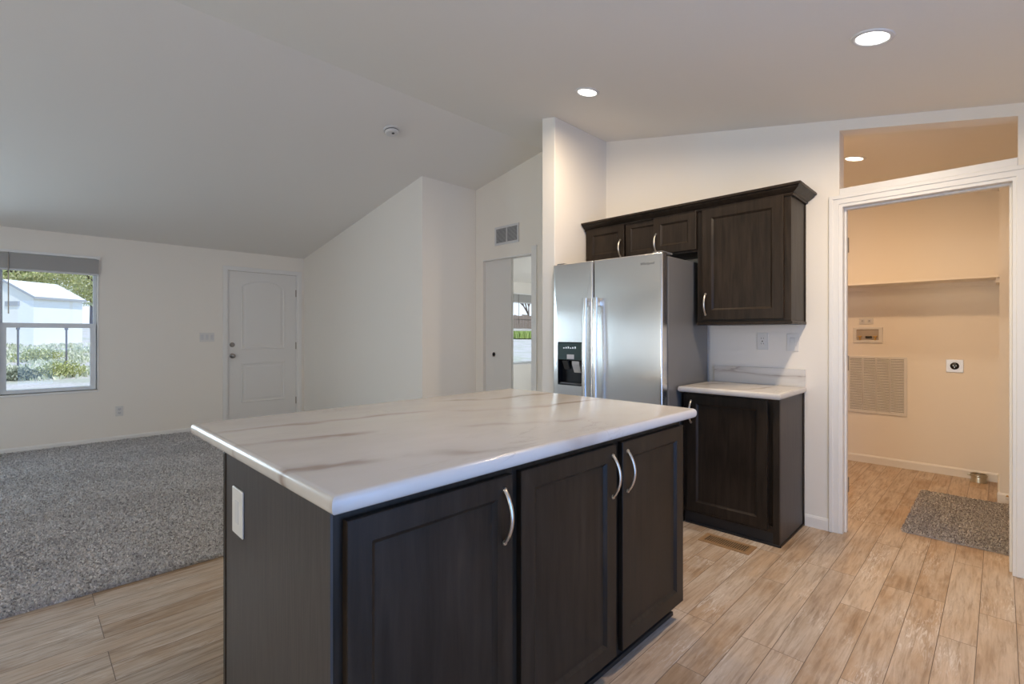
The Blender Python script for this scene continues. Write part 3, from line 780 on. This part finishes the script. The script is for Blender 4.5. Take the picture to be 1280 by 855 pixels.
# maker's name on the door
cu = bpy.data.curves.new('badge', 'FONT'); cu.body = 'Whirlpool'; cu.size = .024; cu.extrude = .0006; cu.shear = .25; cu.align_x = 'CENTER'
fo = bpy.data.objects.new('badge', cu); COL.objects.link(fo)
bpy.context.view_layer.update()
me = bpy.data.meshes.new_from_object(fo.evaluated_get(bpy.context.evaluated_depsgraph_get()))
bpy.data.objects.remove(fo)
me.transform(Matrix.Translation(Vector((-1.618, FYF - .0008, 1.684)) - t.location) @ Matrix.Rotation(PI / 2, 4, 'X'))
me.materials.clear(); me.materials.append(M['darknickel'])
bo = bpy.data.objects.new('badge', me); COL.objects.link(bo); bo.parent = rd

# ------------------------------------------------------------------ electrical plates, grilles and small fittings
def plate(name, c, U, N, w, h, label, cat, kind, m=None, group=None, gangs=1):
    """cover plate centred at c on a wall, width along U, facing N"""
    P = frame_pts(c, U, N); t = thing(name, c, label, cat, group)
    def pb(bm, u0, u1, z0, z1, n0, n1, bev=0.0):
        lo = P(u0, z0, n0); hi = P(u1, z1, n1); box(bm, lo, hi, bev)
    bm = new(); pb(bm, -w / 2, w / 2, -h / 2, h / 2, 0, .006, .0025); obj('cover_plate', bm, m or M['plastic'], t)
    step = w / gangs
    for g in range(gangs):
        u = -w / 2 + step * (g + .5)
        if kind == 'outlet':
            for dz in (-.021, .021):
                bm = new(); pb(bm, u - .017, u + .017, dz - .0155, dz + .0155, .005, .0085, .003); r = obj('receptacle', bm, M['greyplate'], t)
                bm = new(); pb(bm, u - .008, u - .0055, dz - .002, dz + .008, .0083, .0088); pb(bm, u + .0055, u + .008, dz - .002, dz + .008, .0083, .0088); pb(bm, u - .002, u + .002, dz - .010, dz - .006, .0083, .0088)
                obj('slots', bm, M['plastic_dark'], r)
        elif kind == 'decor':
            bm = new(); pb(bm, u - .0165, u + .0165, -.033, .033, .005, .008, .002); r = obj('receptacle', bm, m or M['plastic'], t)
            bm = new()
            for dz in (-.018, .018):
                pb(bm, u - .008, u - .0055, dz - .002, dz + .007, .0078, .0084); pb(bm, u + .0055, u + .008, dz - .002, dz + .007, .0078, .0084)
            pb(bm, u - .004, u + .004, -.004, .004, .0078, .0084)
            obj('slots', bm, M['plastic_dark'], r)
        elif kind == 'flat':
            bm = new(); pb(bm, u - .0165, u + .0165, -.033, .033, .005, .0075, .002); obj('receptacle', bm, M['greyplate'], t)
        else:
            P2 = P; bm = new(); pb(bm, u - .0165, u + .0165, -.033, .033, .005, .0065, .001); pb(bm, u - .014, u + .014, .0, .030, .006, .009, .002); pb(bm, u - .014, u + .014, -.030, .0, .006, .0075, .001); obj('rocker', bm, M['greyplate'] if gangs > 1 else M['plastic'], t)
    return t
plate('outlet', (XW, .806, .345), (0, 1, 0), (1, 0, 0), .072, .116, 'white wall outlet low on the window wall near the carpet', 'outlet', 'outlet')
plate('light_switch', (XW, 1.69, 1.195), (0, 1, 0), (1, 0, 0), .165, .116, 'wide white three-gang switch plate beside the front entry door', 'light switch', 'switch', gangs=3)
plate('outlet', (-1.150, YK, 1.186), (1, 0, 0), (0, -1, 0), .072, .116, 'white outlet with dark slots on the wall above the small countertop', 'outlet', 'decor')
plate('light_switch', (-.965, YK, 1.180), (1, 0, 0), (0, -1, 0), .072, .116, 'single white rocker switch between the small countertop and the laundry doorway', 'light switch', 'switch')
plate('outlet', (K(-1.552), IYN - .006, K(.724, True)), (1, 0, 0), (0, -1, 0), .095, .137, 'blank-looking white outlet plate on the dark end panel of the kitchen island', 'outlet', 'flat')
plate('outlet', (-.913, YL, 1.360), (1, 0, 0), (0, -1, 0), .116, .06, 'small horizontal wall plate just above the recessed washer box', 'outlet', 'none')
o_ = S.objects  # decorate the horizontal plate with its two receptacles
tp = [q for q in o_ if q.type == 'EMPTY' and q.get('label', '').startswith('small horizontal wall plate')][0]
for ch in list(tp.children):
    if ch.name.startswith('rocker'): bpy.data.objects.remove(ch)
for dx in (-.027, .027):
    bm = new(); box(bm, (-.913 + dx - .016, YL - .0085, 1.345), (-.913 + dx + .016, YL - .005, 1.375), .003); r = obj('receptacle', bm, M['greyplate'], tp)
    bm = new(); box(bm, (-.913 + dx - .007, YL - .0088, 1.355), (-.913 + dx + .002, YL - .0083, 1.358)); box(bm, (-.913 + dx - .007, YL - .0088, 1.363), (-.913 + dx + .002, YL - .0083, 1.366)); obj('slots', bm, M['plastic_dark'], r)

def grille(name, x0, x1, z0, z1, y, cols, n, label, m):
    t = thing(name, ((x0 + x1) / 2, y, z0), label, 'vent grille'); f = .022
    bm = new(); ring(bm, 'y', x0, x1, z0, z1, y - .009, y - .0002, f)
    wcol = (x1 - x0 - 2 * f) / cols
    for q in range(1, cols): box(bm, (x0 + f + wcol * q - .007, y - .0085, z0 + f), (x0 + f + wcol * q + .007, y - .0002, z1 - f))
    obj('frame', bm, m, t, bevel=.002)
    bm = new(); box(bm, (x0 + .01, y - .0015, z0 + .01), (x1 - .01, y - .0002, z1 - .01)); obj('backing', bm, M['plastic_dark'], t)
    bm = new(); ph = (z1 - z0 - 2 * f) / n
    for q in range(n):
        z = z0 + f + ph * q
        prism(bm, [(y - .0015, z + ph * .55), (y - .0015, z + ph * .75), (y - .0085, z + ph * .32), (y - .0085, z + ph * .02)], 'x', x0 + f, x1 - f)
    obj('louvers', bm, m, t)
    return t
M['grey_grille'] = mat('grille_paint', (0.66, 0.66, 0.67), .45)
grille('vent_grille', -3.901, -3.537, 2.195, 2.392, YP, 2, 15, 'small white two-part vent grille on the wall above the sliding door', M['grey_grille'])
grille('return_grille', -1.066, -.605, .477, 1.022, YL, 4, 34, 'large white return-air grille on the laundry back wall', M['plastic'])

# washer supply box
t = thing('washer_box', (-.905, YL, 1.225), 'recessed white washer supply box with valves on the laundry wall', 'outlet box')
bm = new(); x0, x1, z0, z1 = -1.02, -.785, 1.150, 1.300
a0, a1, c0, c1_ = x0 + .03, x1 - .03, z0 + .028, z1 - .022
ring(bm, 'y', x0, x1, z0, z1, YL - .010, YL - .0003, .030, .022, .028)
obj('frame', bm, M['plastic'], t, bevel=.004)
bm = new(); box(bm, (a0, YL - .002, c0), (a1, YL - .0004, c1_)); obj('recess', bm, mat('box_recess', (.42, .36, .30), .6), t)
for x in (a0 + .028, a1 - .028):
    bm = new(); tube(bm, [(x, YL - .006, c0 - .001), (x, YL - .006, c0 + .03)], .008, 10); box(bm, (x - .016, YL - .012, c0 + .028), (x + .016, YL - .002, c0 + .040), .002); obj('valve', bm, M['brass'], t)
bm = new(); box(bm, (-.918, YL - .012, c0 + .018), (-.868, YL - .002, c0 + .038), .004); obj('drain_cap', bm, M['black'], t)
# dryer receptacle
t = thing('dryer_outlet', (-.281, YL, .958), 'steel dryer outlet plate with a round black socket on the laundry wall', 'outlet')
bm = new(); box(bm, (-.338, YL - .008, .902), (-.224, YL, 1.014), .003); obj('cover_plate', bm, mat('satin_steel_plate', (.72, .76, .84), .35, .25), t)
bm = new(); lathe(bm, [(.030, 0), (.030, .010), (.026, .013), (.001, .013)], (-.281, YL - .008, .958), (0, -1, 0), 28); r = obj('socket', bm, M['black'], t, smooth=40)
bm = new()
for dx, dz in ((-.010, .004), (.010, .004), (0, -.012)): box(bm, (-.281 + dx - .0018, YL - .0222, .958 + dz - .006), (-.281 + dx + .0018, YL - .0208, .958 + dz + .006))
obj('slots', bm, M['darknickel'], r)
# dryer vent collar
t = thing('dryer_vent', (-.128, 5.655, 0), 'short galvanised dryer vent collar standing on the laundry floor', 'vent')
bm = new(); lathe(bm, [(.052, 0), (.052, .012), (.048, .018), (.048, .060), (.050, .062), (.050, .066), (.046, .066), (.046, .004), (.044, .004)], (-.128, 5.655, 0.0), (0, 0, 1), 36, cap=False); obj('collar', bm, M['galv'], t, smooth=35)
bm = new(); lathe(bm, [(.0485, .044), (.055, .046), (.0565, .052), (.055, .058), (.0485, .060)], (-.128, 5.655, 0), (0, 0, 1), 36, cap=False); box(bm, (-.196, 5.640, .044), (-.178, 5.652, .060), .002); obj('clamp', bm, M['galv'], t, smooth=35)
bm = new(); lathe(bm, [(.0459, .056), (.030, .061), (.001, .063)], (-.128, 5.655, 0), (0, 0, 1), 36, cap=False); obj('cap', bm, mat('dull_cap', (.22, .18, .13), .5, .6), t, smooth=35)
# spring door stop on the stub wall's baseboard
t = thing('door_stop', (.036, YS - .011, .052), 'little spring door stop on the stub wall baseboard in the laundry', 'door stop')
bm = new(); pts = [(.036 + .006 * math.cos(q * .9), YS - .011 - q * .0009, .060 + .006 * math.sin(q * .9)) for q in range(70)]; tube(bm, pts, .0013, 6); obj('spring', bm, M['brass'], t, smooth=True)
bm = new(); lathe(bm, [(.009, .0), (.010, .012), (.007, .016)], (.036, YS - .074, .060), (0, -1, 0), 14); obj('rubber_tip', bm, M['plastic'], t)
# laundry shelf on cleats
t = thing('laundry_shelf', (-.95, YL - .15, 1.7), 'long white shelf across the laundry back wall', 'shelf')
bm = new(); box(bm, (-1.899, YL - .31, 1.684), (XS - .001, YL, 1.702), .002); obj('board', bm, M['wall'], t)
bm = new(); box(bm, (-1.899, YL - .018, 1.645), (XS - .02, YL, 1.684)); obj('cleat', bm, M['wall'], t); bm = new(); box(bm, (XS - .02, YL - .28, 1.645), (XS - .001, YL, 1.684)); obj('cleat', bm, M['wall'], t)

# floor register
t = thing('floor_register', (-1.14, 2.945, 0), 'bronze slotted floor register in front of the low base cabinet', 'floor vent')
bm = new(); rx0, rx1, ry0, ry1 = -1.283, -.995, 2.868, 3.004
for a, b in (((rx0, ry0), (rx1, ry0 + .024)), ((rx0, ry1 - .024), (rx1, ry1)), ((rx0, ry0 + .024), (rx0 + .026, ry1 - .024)), ((rx1 - .026, ry0 + .024), (rx1, ry1 - .024))): box(bm, (*a, 0.0), (*b, .0055))
for q in range(19):
    x = rx0 + .034 + q * .0122; box(bm, (x, ry0 + .02, 0.001), (x + .0052, ry1 - .02, .005))
M['bronze'] = mat('bronze_paint', (.40, .24, .12), .42, .2); obj('grate', bm, M['bronze'], t)
bm = new(); box(bm, (rx0 + .02, ry0 + .02, .0002), (rx1 - .02, ry1 - .02, .0012)); obj('duct_opening', bm, M['toe'], t)

# ------------------------------------------------------------------ ceiling fittings
def ceil_normal(x): return Vector((.178, 0, -1)).normalized() if x < XRIDGE else Vector((-.197, 0, -1)).normalized()
def can(x, y, label, watts, color, lens, group=None, r=.061, spread=170):
    n = ceil_normal(x); c = Vector((x, y, zc(x)))
    t = thing('recessed_light', c, label, 'ceiling light', group)
    bm = new(); lathe(bm, [(r + .018, 0.0), (r + .016, .005), (r + .006, .008), (r, .006), (r - .002, .002)], c, n, 40, cap=False); obj('trim_ring', bm, M['plastic'], t, smooth=35)
    bm = new(); lathe(bm, [(r, .0025), (r * .6, .0035), (.001, .004)], c, n, 40, cap=False); obj('lens', bm, lens, t, smooth=35)
    l = light('can_glow', 'AREA', (0, 0, 0), (0, 0, 0), watts, color, shape='DISK', size=r * 1.9)
    l.parent = t; l.location = n * .012; l.rotation_euler = (-n).to_track_quat('Z', 'Y').to_euler(); l.data.spread = math.radians(spread)
can(-1.883, 2.575, 'smaller-looking lit recessed ceiling light near the top of the return wall', CAN_W * .5, CAN_C, M['lens'])
can(-.385, 2.561, 'large bright recessed ceiling light in front of the laundry opening', CAN_W, CAN_C, M['lens'])
can(-.790, 4.50, 'warm recessed ceiling light inside the laundry, seen through the slanted opening', LAUNDRY_W, LAUNDRY_C, M['lens_warm'], r=.058, spread=178)
n = ceil_normal(-3.65); sx = -3.655; c = Vector((sx, 2.22, zc(sx)))
t = thing('smoke_detector', c, 'round white smoke detector on the sloped living room ceiling', 'smoke detector')
bm = new(); lathe(bm, [(.070, 0), (.070, .010), (.064, .014), (.060, .014), (.058, .030), (.050, .038), (.001, .040)], c, n, 36); obj('housing', bm, M['plastic'], t, smooth=35)
bm = new(); lathe(bm, [(.0605, .016), (.0605, .022)], c, n, 36, cap=False); obj('vent_slot', bm, M['plastic_dark'], t)
bm = new(); lathe(bm, [(.012, .039), (.012, .042), (.001, .043)], c + Vector((.018, 0, 0)), n, 16); obj('test_button', bm, M['plastic_dark'], t)

# ------------------------------------------------------------------ outdoors
def gz(x):  # ground height west of the house
    d = -x; return -.6 if d < 22 else -.6 + (d - 22) * .0605
bm = new(); xs = [-140, -90, -60, -45, -38, -30, -26, -22, -16, -10, -7.6]
row = []
for x in xs:
    zz = gz(x) if x > -60 else gz(-60) + (-60 - x) * .01
    row.append((bm.verts.new((x, -60, zz)), bm.verts.new((x, 90, zz))))
for a, b in zip(row, row[1:]): bm.faces.new((a[0], b[0], b[1], a[1]))
va = bm.verts.new((40, -60, -.6)); vb = bm.verts.new((40, 90, -.6)); bm.faces.new((row[-1][0], va, vb, row[-1][1]))
bmesh.ops.recalc_face_normals(bm, faces=bm.faces[:])
for f in bm.faces:
    if f.normal.z < 0: f.normal_flip()
struct('ground', bm, M['ground'])

def leafcloud(name, c, r, n, size, m, parent=None, seed=1, shell=.45):
    R = random.Random(seed); vs = []; fs = []
    for q in range(n):
        d = Vector((R.gauss(0, 1), R.gauss(0, 1), R.gauss(0, 1))).normalized()
        lump = 1 + .28 * math.sin(d.x * 5 + seed) * math.cos(d.y * 4 + 1.7 * seed) + .18 * math.sin(d.z * 7 + d.x * 3)
        k2 = (shell + (1 - shell) * R.random() ** .5) * lump
        p = Vector(c) + Vector((d.x * r[0], d.y * r[1], d.z * r[2])) * k2
        u = Vector((R.gauss(0, 1), R.gauss(0, 1), R.gauss(0, 1))).normalized(); w = u.orthogonal().normalized(); s = size * R.uniform(.6, 1.4)
        b = len(vs); vs += [p - u * s, p + w * s * .5, p + u * s, p - w * s * .5]; fs.append((b, b + 1, b + 2, b + 3))
    me = bpy.data.meshes.new(name); off = Vector(parent.location) if parent else Vector()
    me.from_pydata([v - off for v in vs], [], fs); me.materials.append(m)
    o = bpy.data.objects.new(name, me); COL.objects.link(o); o.parent = parent; return o

# shed, standing at an angle: near corner A, long side along D1, gable side along D2
t = thing('shed', (-41.0, .55, gz(-41)), 'white shed with pitched metal roof seen through the left window', 'shed')
ph = math.radians(40); SL, SW, SE, SR = 3.30, 4.1, 3.50, 4.55
def sp(a, b, z):  # a along the long side, b back along the gable
    d1 = Vector((-math.sin(ph), math.cos(ph), 0)); d2 = Vector((-math.cos(ph), -math.sin(ph), 0))
    p = Vector((-41.0, .55, 0)) + d1 * a + d2 * b; return (p.x, p.y, z)
def solid(bm, sec, a0, a1):
    A = [bm.verts.new(sp(a0, b_, z)) for b_, z in sec]; B = [bm.verts.new(sp(a1, b_, z)) for b_, z in sec]; n = len(sec)
    fs = [bm.faces.new(A), bm.faces.new(B[::-1])] + [bm.faces.new((A[i], B[i], B[(i + 1) % n], A[(i + 1) % n])) for i in range(n)]
    bmesh.ops.recalc_face_normals(bm, faces=fs)
sb = gz(-41) - .3; hw = SW / 2
bm = new(); solid(bm, [(0.15, sb), (SW - .15, sb), (SW - .15, SE - .02), (hw, SR - .12), (0.15, SE - .02)], .12, SL - .12); obj('walls', bm, M['shed'], t)
bm = new(); solid(bm, [(-.02, SE - .06), (hw, SR - .06), (SW + .02, SE - .06), (SW + .02, SE), (hw, SR), (-.02, SE)], .04, SL - .04); obj('roof', bm, M['roofm'], t)
bm = new(); solid(bm, [(-.04, SE - .15), (hw, SR - .15), (SW + .04, SE - .15), (SW + .04, SE - .01), (hw, SR - .01), (-.04, SE - .01)], 0, .04); solid(bm, [(-.05, SE - .15), (-.02, SE - .15), (-.02, SE - .01), (-.05, SE - .01)], .04, SL); obj('fascia', bm, M['fascia'], t)
bm = new(); solid(bm, [(1.05, 2.95), (2.0, 2.95), (2.0, 3.22), (1.05, 3.22)], .07, .12); obj('gable_plaque', bm, M['fascia'], t)  # flat grey plaque on the gable face
# fence posts with wire between
def u2(u, x):  # y on the plane x for a column of the photograph
    a = math.radians(44.91); dx = -math.sin(a) + (u - 640) / 612.3 * math.cos(a); dy = math.cos(a) + (u - 640) / 612.3 * math.sin(a); return dy * x / dx
PX = -29.0
for u, lb in ((22.5, 'thin dark fence post in the yard, left one behind the lower window sash'), (83, 'thin dark fence post in the yard, right one behind the lower window sash')):
    y = u2(u, PX); g0 = gz(PX); bm = new(); tube(bm, [(PX, y, g0 - .1), (PX, y, 1.50)], .035, 8); box(bm, (PX - .05, y - .06, 1.42), (PX + .05, y + .06, 1.52))
    o = obj('fence_post', bm, M['post'], loc=(PX, y, g0)); tag(o, lb, 'post')
# weeds
pts = []; R = random.Random(8)
for q in range(7000):
    x = -R.uniform(24.5, 41); y = R.uniform(-2.5, 5.5)
    if math.sin(x * 1.3 + y * 2) + math.sin(y * 3.1 - x) < -.9: continue
    pts.append((x, y, gz(x) - .02))
wd = tufts(pts, .19, .04, .15, 'weeds', M['weed'], None, 'stuff'); tag(wd, 'pale green weeds covering the yard between the gravel and the shed', 'weeds')
for i, (u, x, rr, m, lb) in enumerate(((23, -25.0, (.4, .60, .28), 'leafd', 'low dark grey-green shrub at the gravel edge, left side of the window'), (75, -25.2, (.45, .78, .36), 'leafy', 'low yellow-green shrub at the gravel edge, right side of the window'), (48, -31.5, (.5, .8, .36), 'leafy', 'yellow-green shrub further back among the weeds between the posts'))):
    y = u2(u, x); r = thing('shrub', (x, y, gz(x)), lb, 'shrub'); leafcloud('foliage', (x, y, gz(x) + rr[2] * .6), rr, 1500, .05, M[m], r, 20 + i, .2)
    bm = new()
    for q in range(5): tube(bm, [(x, y, gz(x) - .03), (x + .25 * math.cos(q * 1.3), y + .35 * math.sin(q * 1.3), gz(x) + rr[2] * .7)], [.02, .008], 6)
    obj('stems', bm, M['bark'], r)
for i, (u, x, hz, rr, lb) in enumerate(((12, -52, 6.0, (2.2, 2.4, 2.0), 'yellow-green leafy tree behind the shed roof, leftmost in the window'), (52, -60, 7.4, (2.6, 2.9, 2.6), 'yellow-green leafy tree behind the middle of the shed roof'), (116, -66, 7.0, (2.4, 2.2, 3.0), 'leafy tree behind the right end of the shed roof'))):
    y = u2(u, x); r = thing('tree', (x, y, gz(x)), lb, 'tree'); leafcloud('crown', (x, y, hz), rr, 6500, .13, M['leaf'], r, 30 + i, .3)
    bm = new(); tube(bm, [(x, y, gz(x) - .1), (x + .1, y, hz - 1), (x, y + .1, hz + 1.2)], [.28, .2, .08], 8)
    for q in range(5): tube(bm, [(x + .05, y, hz - 1 + q * .2), (x + 1.6 * math.cos(q * 1.3), y + 1.6 * math.sin(q * 1.3), hz + .4 + q * .2)], [.1, .03], 6)
    obj('trunk', bm, M['bark'], r)
# beyond the bedroom window: slatted fence, grass strip and a bare tree
fx = -45.0
fy0, fy1 = u2(636, fx), u2(676, fx)
t = thing('wooden_fence', (fx, (fy0 + fy1) / 2, gz(fx)), 'weathered brown board fence seen through the bedroom window', 'fence')
bm = new(); y = fy0 - 2; R = random.Random(4)
while y < fy1 + 3:
    box(bm, (fx - .02, y, gz(fx) + .05), (fx + .0, y + .27, 3.75 + R.uniform(-.12, .12))); y += .30
obj('boards', bm, M['fencewood'], t)
for z in (1.2, 3.2):
    bm = new(); box(bm, (fx + .0, fy0 - 2, z), (fx + .05, fy1 + 3, z + .09)); obj('rail', bm, M['fencewood'], t)
pts = [(fx + R.uniform(.3, 3.5), R.uniform(fy0 - 2, fy1 + 3), gz(fx + 1.5)) for _ in range(4000)]
wd = tufts(pts, .85, .10, .30, 'grass_strip', leafm('fresh_grass', (.30, .40, .08), (.55, .62, .22)), None, 'stuff'); tag(wd, 'bright green grass strip along the board fence outside the bedroom', 'grass')
tx = -54.0; ty = u2(660, tx)
r = thing('bare_tree', (tx, ty, gz(tx)), 'bare branching tree against the sky outside the bedroom window', 'tree')
bm = new(); R = random.Random(9)
def limb(p, d, L, rad, depth):
    q = p + d * L; tube(bm, [p, (p + q) / 2 + Vector((R.uniform(-.1, .1), R.uniform(-.1, .1), 0)) * L * .5, q], [rad, rad * .85, rad * .65], 6)
    if depth:
        for _ in range(3 if depth > 1 else 4):
            d2 = (d + Vector((R.uniform(-.8, .8), R.uniform(-.8, .8), R.uniform(-.1, .6)))).normalized(); limb(q, d2, L * R.uniform(.55, .8), rad * .62, depth - 1)
limb(Vector((tx, ty, gz(tx) - .1)), Vector((0, 0.05, 1)).normalized(), 3.0, .24, 4)
obj('trunk', bm, M['bark'], r)
